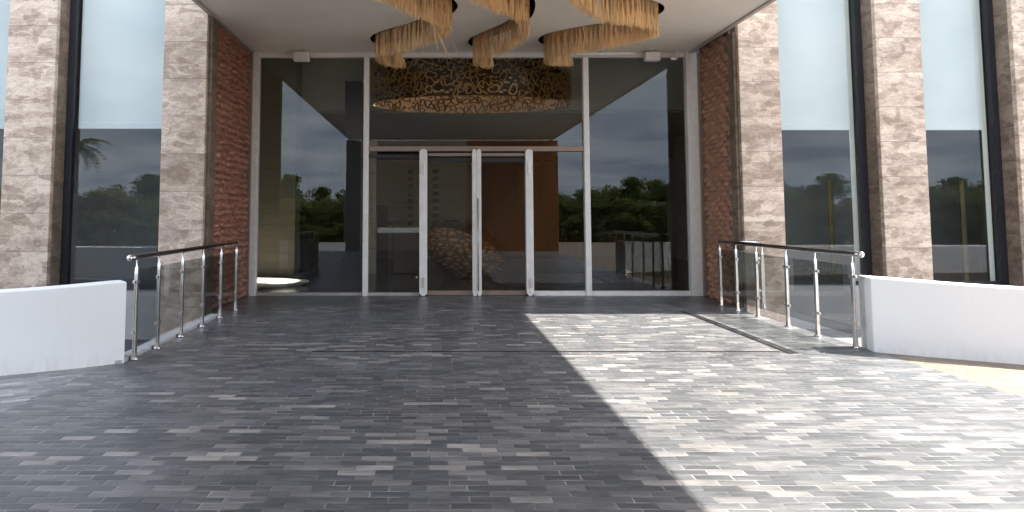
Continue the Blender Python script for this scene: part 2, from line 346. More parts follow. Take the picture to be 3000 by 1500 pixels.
# ------------------------------------------------------------------ setting: ground and paving
XL, XR = -3.2, 4.74
YG = 14.2
g = MB(); g.add([(-400, -400, -.42), (400, -400, -.42), (400, 400, -.42), (-400, 400, -.42)], [(0, 1, 2, 3)])
struct(g.build('ground', M['soil']))
struct(MB().prism([(XL, -13), (XR, -13), (XR, 12.34), (4.96, 12.34), (4.96, 14.33), (-3.45, 14.33), (-3.45, 11.47), (XL, 11.47)], -.4, 0).build('paving', M['paver']))
struct(MB().prism([(-40, -13), (XL - .004, -13), (XL - .004, 8.1), (-3.6, 8.0), (-8, 5.9), (-14, 4.6), (-40, 4.5)], -.41, -.004).build('pavement', M['apron_grey']))
struct(MB().prism([(XR + .004, -13), (40, -13), (40, 5.2), (15, 5.4), (9.5, 6.5), (5.6, 8.3), (XR + .004, 8.75)], -.41, -.004).build('pavement', M['apron']))
struct(B(-40, -3.4, 4.2, 12.2, -.41, -.36).build('planting_bed', M['asphalt']))
struct(B(4.8, 40, 4.2, 13.1, -.41, -.34).build('planting_bed', simple('dark gravel bed', (.15, .145, .138), .9, 0, 6, .3, .6)))
d = MB(); d.box(3.745, 3.79, 8.3, 11.85, -.02, .004); d.box(-1.3, 3.70, 8.42, 8.45, -.02, .004); d.box(3.74, 3.745, 8.3, 11.85, -.02, .006)
tag(d.build('drain_slot', M['black']), 'dark narrow drain slots set into the grey paving before the doors', 'drain')

# ------------------------------------------------------------------ the building
SZ = 4.45          # soffit height
HB = thing('hotel_building', 'stone clad hotel building with glass entrance under a wide canopy', 'building', (.72, 14.2, 0))
YLF, YRF = 11.4, 12.3
H = 8.4
def pil(x0, x1, y0, name='pilaster'):
    m = MB(); m.bevbox(x0, x1, y0, y0 + .10, -.4, H, .006, 1); p = m.build(name, M['stone'], HB)
    B(x0 + .004, x1 - .004, y0 + .1, y0 + .62, -.4, H).build('reveal', M['stone_brown'], p)
    return p
for x0, x1 in ((-8.7, -8.0), (-6.35, -5.63), (-4.02, -3.375)): pil(x0, x1, YLF)
for x0, x1 in ((4.91, 5.56), (7.13, 7.86), (9.34, 10.05)): pil(x0, x1, YRF)

def window(x0, x1, yg, dark_right, side):
    fr = MB(); z0 = .33; zt = 7.9
    if dark_right: fr.box(x1 - .11, x1 - .003, yg - .05, yg + .05, z0, zt); fr.box(x0 + .003, x0 + .035, yg - .03, yg + .05, z0, zt)
    else: fr.box(x0 + .003, x0 + .11, yg - .05, yg + .05, z0, zt); fr.box(x1 - .035, x1 - .003, yg - .03, yg + .05, z0, zt)
    fr.box(x0 + .035, x1 - .11, yg - .03, yg + .05, z0, z0 + .05)
    f = fr.build('window', M['dark_frame'], HB)
    xa, xb = (x0 + .036, x1 - .111) if dark_right else (x0 + .111, x1 - .036)
    B(xa, xb, yg, yg + .012, z0 + .051, zt).build('pane', M['win_glass'], f)
    zb = 2.78 if side < 0 else 2.86
    bl = MB(); bl.box(xa + (.03 if side < 0 else .0), xb - (.0 if side < 0 else .09), yg + .07, yg + .076, zb, zt); bl.bevbox(xa + (.03 if side < 0 else 0), xb - (0 if side < 0 else .09), yg + .06, yg + .085, zb, zb + .10, .006, 1)
    bl.build('blind', M['blind'], f)
    if side > 0: B(xb - .085, xb - .005, yg + .1, yg + .11, z0, zt).build('blind', M['lobby_plaster'], f)
    s = B(x0 + .003, x1 - .003, yg - .32, yg + .05, -.4, z0 - .002).build('sill', M['sill'], f)
    if side > 0:
        cu = MB(); n = 8; w = .08; xs = xb - .42
        P = [(xs + w * k / n, yg + .25 + (.018 if k % 2 else -.018)) for k in range(n + 1)]
        cu.add([(x, y, .35) for x, y in P] + [(x, y, 2.02) for x, y in P], [(k, k + 1, n + 2 + k, n + 1 + k) for k in range(n)], True)
        cu.build('curtain', M['curtain'], f)
    return f
window(-8.0, -6.35, YLF + .45, False, -1); window(-5.63, -4.02, YLF + .45, False, -1)
window(5.56, 7.13, YRF + .45, True, 1); window(7.86, 9.34, YRF + .45, True, 1)

# wings: rooms behind the windows, end walls and roofs
def wing(x0, x1, y0, inner):
    m = MB(); m.box(x0, x1, y0 + .03, 24, H + .002, H + .3)
    m.box(x0, x1, y0 + .62, y0 + .85, 7.9, H); m.build('roof', M['lobby_plaster'], HB)
    r = MB(); r.box(x0, x1, y0 + 1.85, y0 + 1.95, 0, H); r.box(x0, x1, y0 + .64, y0 + 1.85, .02, .06)
    (r.box(x0, x0 + .2, y0 + .7, y0 + 1.85, .06, H), r.box(x1 - .12, x1 - .02, y0 + .7, y0 + 1.85, .06, H))
    r.build('room_wall', M['dark_room'], HB)
wing(-8.7, -3.42, YLF, -3.42); wing(4.96, 10.05, YRF, 4.96)
B(-14, -8.72, YLF + .02, 24, -.4, H + .3).build('side_wall', M['stone'], HB)
B(10.07, 15, YRF + .02, 24, -.4, H + .3).build('side_wall', M['stone'], HB)

# textured side walls of the recess: every tile is relief in one sheet
def pillow_wall(name, xw, nx, y0, y1, z0, z1, L, h, mat, diag, shift, depth):
    m = MB(); B_ = []
    rows = int((z1 - z0) / h) + 2
    m.box(min(xw, xw - nx * .08), max(xw, xw - nx * .08), y0, y1, z0, z1)
    k = 6
    for r in range(-1, rows + (12 if diag else 0)):
        y = y0 - L + (r % 2) * shift * L + rnd.uniform(-.03, .03) * (.2 if diag else 1)
        while y < y1:
            l = L * (rnd.uniform(.94, 1.06) if diag else rnd.uniform(.8, 1.2)); zc = z0 + (r + .5) * h + rnd.uniform(-.012, .012) * (.4 if diag else 1)
            if diag: zc -= (y - y0) * diag
            dz = rnd.uniform(-.02, .02) * (.2 if diag else 1); hh = h * rnd.uniform(.86, .98) / 2; dep = depth * rnd.uniform(.7, 1.15)
            vs = []; fs = []
            for i in range(k + 1):
                for j in range(k + 1):
                    a = i / k * 2 - 1; b = j / k * 2 - 1
                    e = 1 - .14 * b * b
                    yy = y + l / 2 + a * l / 2 * .96 * e + .012 * math.sin(b * 3 + r); zz = zc + b * hh * (1 - .22 * a ** 4) + dz * a + .008 * math.sin(a * 5 + y * 7)
                    d = dep * ((1 - a ** 4) * (1 - b ** 4)) ** .5 * (1 - .35 * b * (1 if diag else .4))
                    vs.append((xw + nx * (d - .006), min(max(yy, y0), y1), min(max(zz, z0), z1)))
            for i in range(k):
                for j in range(k): q = i * (k + 1) + j; fs.append((q, q + 1, q + k + 2, q + k + 1))
            m.add(vs, fs, True); y += l
    return m.build(name, mat, HB)
pillow_wall('textured_wall', -3.40, 1, YLF + .385, 14.06, 0.0, SZ + .1, .36, .112, M['scale_red'], 0, .5, .075)
pillow_wall('textured_wall', 4.93, -1, YRF + .325, 14.06, 0.0, SZ + .1, .27, .125, M['scale_copper'], .30, .5, .05)
B(-3.40, -3.31, 14.0, 14.077, 0, SZ - .03).build('corner_bead', M['frame_warm'], HB); B(4.846, 4.95, 14.0, 14.077, 0, SZ - .03).build('corner_bead', M['frame_warm'], HB)
B(-3.46, -3.325, YLF + .104, YLF + .40, 0, SZ - .03).build('reveal', M['stone_brown'], HB); B(4.866, 4.99, YRF + .104, YRF + .34, 0, SZ - .03).build('reveal', M['stone_brown'], HB)

# canopy with three snaking slots
A_ = [(-1.05, 8.1), (-.62, 9.35), (-.30, 9.95), (.02, 10.4), (.20, 10.9), (.10, 11.4), (-.2, 11.95), (-.55, 12.35), (-.85, 12.75), (-.92, 13.15), (-.75, 13.5), (-.52, 13.66)]
B_ = [(.0, 8.4), (.45, 9.3), (.80, 9.78), (1.1, 10.15), (1.28, 10.7), (1.34, 11.3), (1.30, 11.8), (1.10, 12.3), (.88, 12.75), (.76, 13.1), (.80, 13.45), (1.04, 13.64)]
C_ = [(1.45, 8.6), (1.78, 9.45), (2.12, 10.1), (2.5, 10.45), (2.9, 10.7), (3.18, 11.0), (3.22, 11.4), (2.98, 11.85), (2.6, 12.15), (2.25, 12.45), (1.98, 12.8), (1.98, 13.2), (2.2, 13.5), (2.46, 13.62)]
def offset_band(P, w):
    pts = [p.to_2d() for p in catmull([(x, y, 0) for x, y in P], 7)]; L, Rr = [], []
    for i, p in enumerate(pts):
        d = (pts[min(i + 1, len(pts) - 1)] - pts[max(i - 1, 0)]).normalized(); n = Vector((-d.y, d.x)); L.append(p + n * w); Rr.append(p - n * w)
    def capn(c, d, w):
        return [c + Vector((math.cos(a), math.sin(a))) * w for a in [math.atan2(d.y, d.x) + math.pi / 2 - k * math.pi / 6 for k in range(1, 6)]]
    de = (pts[-1] - pts[-2]).normalized(); ds = (pts[0] - pts[1]).normalized()
    return L + capn(pts[-1], de, w) + Rr[::-1] + capn(pts[0], ds, w)
bands = [offset_band(P, .15) for P in (A_, B_, C_)]
bm = bmesh.new(); XS0, XS1, YS0, YS1 = -3.33, 4.74, -2.6, 14.12
def loop(pts, z):
    vs = [bm.verts.new((x, y, z)) for x, y in pts]; return [bm.edges.new((vs[i], vs[(i + 1) % len(vs)])) for i in range(len(vs))]
es = loop([(XS0, YS0), (XS1, YS0), (XS1, YS1), (XS0, YS1)], SZ)
for b in bands: es += loop(b, SZ)
bmesh.ops.triangle_fill(bm, use_beauty=True, use_dissolve=False, edges=es)
m = MB().bm(bm)
m.add([(XS0, YS0, SZ), (XS1, YS0, SZ), (XS1, YS1, SZ), (XS0, YS1, SZ), (XS0, YS0, 5.0), (XS1, YS0, 5.0), (XS1, YS1, 5.0), (XS0, YS1, 5.0)], [(0, 1, 5, 4), (1, 2, 6, 5), (2, 3, 7, 6), (3, 0, 4, 7), (4, 5, 6, 7)])
canopy = m.build('canopy', M['plaster'], HB)
for b in bands:
    m = MB(); n = len(b)
    m.add([(x, y, SZ - .004) for x, y in b] + [(x, y, SZ + .32) for x, y in b], [(i, (i + 1) % n, n + (i + 1) % n, n + i) for i in range(n)], True)
    bm = bmesh.new(); vs = [bm.verts.new((x, y, SZ + .32)) for x, y in b]; e2 = [bm.edges.new((vs[i], vs[(i + 1) % n])) for i in range(n)]
    bmesh.ops.triangle_fill(bm, use_beauty=True, edges=e2); m.bm(bm)
    m.build('slot_liner', M['black'], canopy)
t_ = MB(); t_.box(XS0 - .02, XS0 + .045, YS0, 14.1, SZ - .028, SZ + .06); t_.box(XS1 - .045, XS1 + .02, YS0, 14.1, SZ - .028, SZ + .06); t_.build('edge_trim', M['trim'], canopy)

# glass front
FY = YG
f = MB(); f.bevbox(-3.392, -3.205, FY - .12, FY + .06, 0, SZ - .002, .008); f.bevbox(4.65, 4.925, FY - .12, FY + .06, 0, SZ - .002, .008)
f.box(-3.20, 4.645, FY - .05, FY + .06, SZ - .085, SZ - .002); f.box(1.82, 4.645, FY - .05, FY + .05, .002, .085)
gf = f.build('glass_front', M['frame'], HB); B(-3.20, -.26, FY - .03, FY + .05, .002, .055).build('sill', M['trim'], gf)
MB().bevbox(-1.28, -1.18, FY - .10, FY + .05, 0, SZ - .087, .012).build('mullion', M['frame'], gf)
MB().bevbox(2.755, 2.86, FY - .10, FY + .05, 0, SZ - .087, .012).build('mullion', M['frame'], gf)
tr = MB(); tr.bevbox(-1.178, 2.753, FY - .08, FY + .05, 2.615, 2.71, .01); tr.bevbox(-.10, 1.68, FY - .07, FY + .04, 2.525, 2.585, .006)
tr.build('transom', M['frame_warm'], gf); B(-1.178, -.26, FY - .03, FY + .04, 2.50, 2.56).build('top_bar', M['dark_frame'], gf)
for x0, x1, z0, z1 in ((-3.2, -1.285, .06, SZ - .09), (2.865, 4.645, .09, SZ - .09), (-1.175, 1.15, 2.715, SZ - .09), (1.154, 2.75, 2.715, SZ - .09), (-1.175, -.255, .06, 2.50), (1.815, 2.75, .09, 2.61)):
    B(x0, x1, FY, FY + .012, z0, z1).build('pane', M['glass'], gf)
def stile(x0, x1):
    w = x1 - x0; c = (x0 + x1) / 2; n = 8; poly = []
    r = w / 2
    poly += [(x0, .05), (c - .02, .008), (c + .02, .008), (x1, .05)]
    poly += [(x1, 2.60)] + [(c + r * math.cos(a), 2.60 + .05 * math.sin(a)) for a in [k * math.pi / n for k in range(1, n)]] + [(x0, 2.60)]
    m = MB().prism_y(poly, FY - .14, FY + .03)
    m.box(c - .012, c + .012, FY - .150, FY - .138, .06, 2.5)
    return m
def door(x0, x1, s0, s1, hx):
    d = B(x0, x1, FY - .03, FY + .03, .01, .09).build('door', M['frame_warm'], HB); B(x0, x1, FY - .03, FY + .03, 2.42, 2.50).build('top_rail', M['dark_frame'], d)
    st = stile(s0, s1); st.build('stile', M['frame'], d)
    B(x0, x1, FY, FY + .012, .092, 2.418).build('pane', M['glass'], d)
    MB().bevbox(s0 + .04, s1 - .045, FY - .165, FY - .15, 2.2, 2.40, .006).build('hinge', M['steel'], d); MB().bevbox((s0 + s1) / 2 - .018, (s0 + s1) / 2 + .018, FY - .165, FY - .15, .16, .34, .004).build('hinge', M['steel'], d)
    if hx:
        h = MB(); h.tube([(hx, FY - .18, .10), (hx, FY - .18, 1.75)], .010, 10); h.tube([(hx, FY - .18, .2), (hx, FY - .14, .2)], .008, 8); h.tube([(hx, FY - .18, 1.65), (hx, FY - .14, 1.65)], .008, 8)
        h.build('handle', M['rail_steel'], d)
    return d
dl = door(-.105, .708, -.25, -.11, None); dr = door(.872, 1.675, 1.68, 1.81, .805)
stile(.71, .785).build('stile', M['frame'], dl); stile(.79, .87).build('stile', M['frame'], dr)
kn = MB(); kn.tube([(-.30, FY - .03, .33), (-.30, FY - .08, .33)], .022, 10); kn.build('knob', M['steel'], gf)

# lobby shell
LX0, LX1, LY0, LY1 = -6.5, 8.0, 14.30, 26.0
struct(B(LX0, LX1, 14.34, 27.5, -.3, .012).build('floor', M['lobby_floor']))
B(LX0 - .2, LX0, LY0 + .081, LY1 + .9, 0, 5.7).build('lobby_wall', M['lobby_plaster'], HB); B(LX1, LX1 + .2, LY0 + .081, LY1 + .9, 0, 5.7).build('lobby_wall', M['lobby_plaster'], HB)
B(LX0 - .2, -3.40, 14.24, 14.38, -.4, 5.7).build('lobby_wall', M['lobby_plaster'], HB); B(4.94, LX1 + .2, 14.26, 14.38, -.4, 5.7).build('lobby_wall', M['lobby_plaster'], HB)
B(-2.4, 1.32, LY1, LY1 + .2, 0, 3.30).build('back_wall', M['beige'], HB)
bk = MB(); bk.box(LX0, LX1, LY1 + .01, LY1 + .2, 3.302, 5.7); bk.box(LX0, -2.402, LY1 + .01, LY1 + .2, 0, 3.30); bk.box(1.322, LX1 - .004, LY1 + .6, LY1 + .8, 0, 3.3); bk.box(1.322, LX1 - .004, LY1 + .2, LY1 + .8, 3.302, 3.5); bk.box(1.32, 1.42, LY1 + .2, LY1 + .6, 0, 3.3)
bk.build('back_wall', M['dark_wood'], HB)
B(LX0, LX1, 19.0, 19.2, 4.03, 5.7).build('bulkhead', M['lobby_plaster'], HB)
B(LX0, LX1, 19.21, LY1, 4.0, 4.1).build('lobby_ceiling', M['lobby_plaster'], HB)
# high ceiling with an almond-shaped rooflight over the drum
SKX, SKY = .30, 16.48
alm = [(SKX + 1.42 * math.cos(a), SKY + .80 * math.sin(a)) for a in [k * math.pi / 20 for k in range(40)]]
def holed(outer, inner, z0, z1):
    mm = MB()
    for z in (z0, z1):
        b2 = bmesh.new(); e = []
        for pts in (outer, inner):
            vs = [b2.verts.new((x, y, z)) for x, y in pts]; e += [b2.edges.new((vs[i], vs[(i + 1) % len(vs)])) for i in range(len(vs))]
        bmesh.ops.triangle_fill(b2, use_beauty=True, use_dissolve=False, edges=e); mm.bm(b2)
    for pts in (outer, inner):
        n = len(pts); mm.add([(x, y, z0) for x, y in pts] + [(x, y, z1) for x, y in pts], [(i, (i + 1) % n, n + (i + 1) % n, n + i) for i in range(n)])
    return mm
holed([(LX0 - .2, 14.30), (LX1 + .2, 14.30), (LX1 + .2, 19.3), (LX0 - .2, 19.3)], alm, 5.71, 5.9).build('lobby_ceiling', M['lobby_plaster'], HB)
B(LX0 - .2, LX1 + .2, 19.31, 28, 5.71, 5.9).build('roof', M['lobby_plaster'], HB)
B(XS0, XS1, 14.13, 14.29, SZ, 5.9).build('fascia', M['plaster'], HB)
# columns and walls in the lobby
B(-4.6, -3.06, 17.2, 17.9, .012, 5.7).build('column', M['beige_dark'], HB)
B(-2.08, -1.68, 18.1, 18.6, .012, 4.6).build('column', M['dark_frame'], HB)
B(-1.69, -1.42, 19.3, 19.6, .012, 3.3).build('column', M['beige'], HB)
ts = thing('timber_screen', 'screen wall of added pale bounce plaster and reddish brown boards at the drive end of the canopy', 'wall', (.8, -2.8, 0))
ww = MB()
for k in range(6):
    x0 = 1.35 + k * .61; ww.bevbox(x0, x0 + .604, -2.9, -2.7, .002, 4.44, .006, 1)
ww.build('boarding', M['wood'], ts); B(-2.93, 1.34, -2.9, -2.7, .002, 4.44).build('bounce_part', M['pale'], ts); B(-3.5, -2.94, -2.95, -2.65, .002, 4.44).build('dark_post', M['dark_frame'], ts)  # pale plaster part added to bounce light onto the raffia fringes
dd = MB(); dd.box(-2.0, -1.5, 25.93, 25.995, .012, 1.78); pd = dd.build('door', M['maroon'], HB)
pn = MB(); pn.box(-1.95, -1.55, 25.915, 25.93, .1, .98); pn.box(-1.95, -1.55, 25.915, 25.93, 1.03, 1.73); pn.build('door_panel', M['maroon'], pd)
for cx in (-.77, .08):
    for k in range(9 if cx < 0 else 8):
        z = 2.90 - k * .245; w = .085 if cx < 0 else .11
        B(cx - w, cx + w, 25.99, 25.998, z - .07, z + .07).build('niche', M['dark_wood'], HB)

# ------------------------------------------------------------------ raffia chandeliers
def fringe(P, name, label):
    pts = catmull([(x, y, 0) for x, y in P], 14)
    o = thing(name, label, 'chandelier', (pts[0].x, pts[0].y, SZ), 'raffia chandeliers hanging from the canopy')
    m = MB(); L = [0]
    for i in range(1, len(pts)): L.append(L[-1] + (pts[i] - pts[i - 1]).length)
    def at(s):
        s = max(0, min(L[-1] - 1e-4, s)); i = 0
        lo, hi = 0, len(L) - 1
        while hi - lo > 1:
            mid = (lo + hi) // 2
            if L[mid] <= s: lo = mid
            else: hi = mid
        t = (s - L[lo]) / (L[hi] - L[lo]); d = (pts[hi] - pts[lo]).normalized(); return pts[lo].lerp(pts[hi], t), d
    ph = [rnd.uniform(0, 6.28) for _ in range(8)]
    def fold(s): return .5 * math.sin(s * 21 + ph[0]) + .35 * math.sin(s * 37 + ph[1]) + .25 * math.sin(s * 63 + ph[2])
    clumps = []; s = 0
    while s < L[-1]: clumps.append(s); s += rnd.uniform(.04, .15)
    import bisect
    for layer, offn in enumerate((-.06, .0, .06)):
        s = 0
        while s < L[-1]:
            p, d = at(s); n = Vector((-d.y, d.x, 0))
            zb = 4.085 + rnd.gauss(0, .017) + .012 * math.sin(s * 5 + ph[3]) + (rnd.uniform(-.05, 0) if rnd.random() < .03 else 0)
            zt = SZ + .22; w = rnd.uniform(.007, .017)
            i = bisect.bisect(clumps, s) - 1; c0 = clumps[i]; c1 = clumps[min(i + 1, len(clumps) - 1)]; cc = (c0 + c1) / 2
            rot = rnd.uniform(-.7, .7); td = d * math.cos(rot) + n * math.sin(rot)
            vs = []; nseg = 5; tilt = rnd.uniform(-.018, .018)
            for k in range(nseg + 1):
                t = k / nseg; z = zt + (zb - zt) * t
                tt = max(0, (t - .3) / .7)
                pull = math.sin(min(1, tt * 1.25) * math.pi) * .78
                ds = (cc - s) * pull + tilt * t
                dn = offn * (.75 + .25 * t) + fold(s + ds) * .026 * (1 - .65 * tt) + rnd.uniform(-.003, .003)
                q = p + d * ds + n * dn; q.z = z; ww_ = w * (1 if k < nseg else .6)
                vs += [q - td * ww_ / 2, q + td * ww_ / 2]
            m.add(vs, [(2 * k, 2 * k + 1, 2 * k + 3, 2 * k + 2) for k in range(nseg)], False)
            s += rnd.uniform(.004, .009)
    m.build('fringe', M['raffia'], o)
    # the hanging rail inside the slot that carries the strands
    r = MB(); r.tube([(p.x, p.y, SZ + .225) for p in pts], .02, 6); r.build('hanging_rail', M['black'], o)
    return o
ca = fringe(A_, 'raffia_chandelier', 'snaking raffia fringe chandelier on the left of the white soffit, with one long loose strand')
fringe(B_, 'raffia_chandelier', 'snaking raffia fringe chandelier in the middle, the narrowest of the three under the soffit')
fringe(C_, 'raffia_chandelier', 'snaking raffia fringe chandelier on the right, the widest of the three under the soffit')
ls = MB()
for x, y, dx, w, l in ((.05, 11.2, .18, .03, .36), (.0, 11.2, .06, .02, .22), (.24, 11.35, .20, .008, .40)):
    ls.add([(x, y, 4.12), (x + w, y, 4.12), (x + dx + w * .5, y + .12, 4.12 - l), (x + dx, y + .12, 4.12 - l)], [(0, 1, 2, 3)])
ls.build('loose_strand', M['raffia'], ca)

# ------------------------------------------------------------------ lattice drum inside the lobby
DX, DY, RX, RY, DZ0, DZ1 = .83, 16.9, 2.17, 1.4, 3.86, 5.70
dr_ = thing('drum_chandelier', 'large oval bronze drum with gold relief behind the glass above the doors', 'chandelier', (DX, DY, DZ0))
def dpt(a, z, o=0):
    n = Vector((math.cos(a) / RX, math.sin(a) / RY)).normalized(); return Vector((DX + RX * math.cos(a) + n.x * o, DY + RY * math.sin(a) + n.y * o, z))
N = 96
def shell(o, z0, z1):
    m = MB(); vs = []
    for k in range(N): a = 2 * math.pi * k / N; vs += [dpt(a, z0, o), dpt(a, z1, o)]
    return m.add(vs, [(2 * k, (2 * k + 2) % (2 * N), (2 * k + 3) % (2 * N), 2 * k + 1) for k in range(N)], True)
shell(0, DZ0, DZ1).build('drum', M['bronze'], dr_); shell(-.02, DZ0 + .0, DZ1).build('lining', M['drum_lining'], dr_)
rel = MB(); relin = MB()
def stroke(mm, pl, wd, o0, o1):       # pl: list of (arc position, z)
    for (s0, z0), (s1, z1) in zip(pl, pl[1:]):
        dx, dz = s1 - s0, z1 - z0; l = math.hypot(dx, dz) or 1; px, pz = -dz / l * wd, dx / l * wd
        ex, ez = dx / l * wd * .5, dz / l * wd * .5
        q = [(s0 - ex + px, z0 - ez + pz), (s0 - ex - px, z0 - ez - pz), (s1 + ex - px, z1 + ez - pz), (s1 + ex + px, z1 + ez + pz)]
        vs = [dpt(s, z, o0) for s, z in q] + [dpt(s, z, o1) for s, z in q]
        mm.add(vs, [(4, 5, 6, 7), (0, 1, 5, 4), (1, 2, 6, 5), (2, 3, 7, 6), (3, 0, 4, 7)])
zr = DZ0 + .02; par = 0
while zr < 5.0:
    a = -.03 * (par % 2); hgt = .155; par += 1
    while a < 2 * math.pi:
        wa = rnd.uniform(.045, .105); c = a + wa / 2; zc = zr + hgt / 2 + rnd.uniform(-.05, .05); h2 = hgt * rnd.uniform(.34, .60); w2 = wa * rnd.uniform(.38, .50); k = rnd.random()
        p2, p3, a2, a3 = rnd.uniform(0, 6.28), rnd.uniform(0, 6.28), rnd.uniform(.12, .34), rnd.uniform(.06, .2)
        for mm, o0, o1 in ((rel, 0, .03),) + (((relin, -.02, -.035),) if math.sin(a) > -.2 else ()):
            th = rnd.uniform(.005, .009)
            if k < .7:
                nn = 14; ring = []
                for q in range(nn + 1):
                    t = q * 2 * math.pi / nn; rr_ = 1 + a2 * math.sin(2 * t + p2) + a3 * math.sin(3 * t + p3); ring.append((c + w2 * rr_ * math.cos(t), zc + h2 * rr_ * math.sin(t)))
                stroke(mm, ring, th, o0, o1)
            else:
                for e in (-.45, .45):
                    an = p2 + e; stroke(mm, [(c + w2 * e, zc + h2 * e * math.sin(p3)), (c + w2 * e + .016 * math.cos(an), zc + h2 * e * math.sin(p3) + .032 * math.sin(an))], rnd.uniform(.010, .018), o0, o1)
        a += wa * .97
    zr += hgt
rel.build('relief', M['gold'], dr_); relin.build('inner_relief', M['bronze'], dr_)
for k in range(4):
    a = R(45 + 90 * k); p = dpt(a, DZ1, -.05); cb_ = MB().tube([(p.x, p.y, DZ1 - .3), (p.x, p.y, 5.708)], .008, 6); cb_.build('suspension_rod', M['black'], dr_)

# ------------------------------------------------------------------ lobby furniture
rc = thing('reception_desk', 'white topped reception desk on a dark pedestal inside the lobby', 'desk', (-.8, 19.4, .012))
MB().bevbox(-1.38, -.22, 19.1, 19.75, 1.0, 1.14, .03, 3).build('top', M['counter'], rc)
pb = MB(); pb.bevbox(-1.0, -.30, 19.2, 19.65, .012, 1.0, .02); pb.build('pedestal', M['dark_wood'], rc)
sc = thing('desk_screen', 'small dark screen standing on the white reception desk', 'screen', (-.98, 19.45, 1.142))
MB().bevbox(-1.13, -.86, 19.45, 19.48, 1.18, 1.32, .006).build('panel', M['dark_frame'], sc); B(-1.02, -.97, 19.43, 19.5, 1.142, 1.18).build('foot', M['dark_frame'], sc)

# wicker nest sofa: a leaning leaf-shaped shell, woven outside, smooth inside
ns = thing('wicker_sofa', 'brown wicker pod sofa shaped like a leaning leaf behind the double doors', 'sofa', (.8, 18.2, .012))
def pod():
    m1 = MB(); m2 = MB(); nu, nv = 64, 40; ax, ay, az = 1.02, .62, .66
    rot = Matrix.Rotation(R(24), 3, 'Y')
    def P(u, v, k, bumpy):
        x = math.cos(u); pr = (1 - abs(x) ** 2.2) ** .62 if abs(x) < 1 else 0
        r = k
        if bumpy: r += .035 * abs(math.sin(u * 17 + v * 5)) * abs(math.sin(v * 14)) * (pr ** .5)
        q = Vector((ax * x * (.98 + .02 * k), ay * pr * math.cos(v) * r, az * pr * math.sin(v) * r))
        q = rot @ q; return Vector((.75 + q.x, 18.2 + q.y, max(.016, .63 + q.z)))
    # open on the upper right: the shell covers v from 100 to 400 degrees in its left half and narrows to the right
    g = []
    for i in range(nu + 1):
        u = math.pi * i / nu * .999 + .0005; row_ = []
        for j in range(nv + 1): row_.append((u, R(-215) + R(290) * j / nv))
        g.append(row_)
    fs = [(i * (nv + 1) + j, i * (nv + 1) + j + 1, (i + 1) * (nv + 1) + j + 1, (i + 1) * (nv + 1) + j) for i in range(nu) for j in range(nv)]
    m1.add([P(u, v, 1, True) for r_ in g for u, v in r_], fs, True); m2.add([P(u, v, .93, False) for r_ in g for u, v in r_], fs, True)
    return m1, m2
p1, p2 = pod(); p1.build('woven_shell', M['wicker'], ns); p2.build('lining', M['wicker_in'], ns)
# cream leaf bench at the left pane, added and shaped to brighten the sun patch
lb = thing('sun_patch_slab', 'low cream leaf-shaped bench added on the lobby floor as the sun patch by the left glass pane', 'slab', (-3.0, 15.35, .012))
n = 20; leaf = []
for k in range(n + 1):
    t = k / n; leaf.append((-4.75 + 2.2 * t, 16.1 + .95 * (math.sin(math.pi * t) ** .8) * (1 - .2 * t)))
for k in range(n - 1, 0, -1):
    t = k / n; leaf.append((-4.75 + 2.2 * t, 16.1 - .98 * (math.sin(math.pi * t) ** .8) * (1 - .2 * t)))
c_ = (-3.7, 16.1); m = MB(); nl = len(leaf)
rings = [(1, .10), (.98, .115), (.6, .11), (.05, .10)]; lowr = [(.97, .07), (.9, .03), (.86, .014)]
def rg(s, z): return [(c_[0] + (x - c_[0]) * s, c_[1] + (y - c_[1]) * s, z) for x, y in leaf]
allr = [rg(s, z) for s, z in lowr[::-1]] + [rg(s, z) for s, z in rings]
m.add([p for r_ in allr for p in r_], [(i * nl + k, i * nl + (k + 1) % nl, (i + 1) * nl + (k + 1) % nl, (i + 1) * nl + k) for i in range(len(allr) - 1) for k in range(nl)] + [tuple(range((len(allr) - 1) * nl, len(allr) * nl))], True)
m.build('slab_top', M['cream'], lb)

# ------------------------------------------------------------------ things under the soffit
def speaker(x0, x1, label):
    o = thing('wall_speaker', label, 'speaker', ((x0 + x1) / 2, 13.98, SZ), 'white speaker boxes at the soffit edge')
    m = MB().bevbox(x0, x1, 13.88, 14.06, SZ - .20, SZ - .035, .022, 3); m.build('cabinet', M['white_plastic'], o)
    b = MB(); b.box((x0 + x1) / 2 - .04, (x0 + x1) / 2 + .04, 13.93, 14.0, SZ - .036, SZ); b.build('bracket', M['trim'], o)
    g_ = MB()
    for k in range(12): xx = x0 + .03 + (x1 - x0 - .06) * k / 11; g_.box(xx - .004, xx + .004, 13.876, 13.88, SZ - .185, SZ - .05)
    g_.build('grille', M['white_plastic'], o)
speaker(-2.55, -2.26, 'white speaker box under the soffit left of the raffia chandeliers'); speaker(3.86, 4.13, 'white speaker box under the soffit beside the small camera')
sec = thing('security_camera', 'small white security camera on a bent arm under the soffit corner', 'camera', (4.42, 13.95, SZ))
m = MB(); m.tube([(4.43, 13.95, SZ), (4.43, 13.95, SZ - .02)], .035, 12); m.tube([(4.43, 13.95, SZ - .02), (4.43, 13.95, SZ - .10), (4.40, 13.93, SZ - .14)], .014, 8); m.build('arm', M['white_plastic'], sec)
m = MB(); m.tube([(4.46, 13.99, SZ - .14), (4.43, 13.95, SZ - .15), (4.32, 13.85, SZ - .17)], [.02, .032, .032], 12); m.build('body', M['white_plastic'], sec)
sp = thing('strip_light', 'pale linear strip fitting fixed above the right mullion', 'light fitting', (3.3, 14.05, SZ))
m = MB(); m.bevbox(2.6, 3.72, 14.02, 14.09, SZ - .075, SZ - .004, .03, 4); m.build('housing', M['white_plastic'], sp)

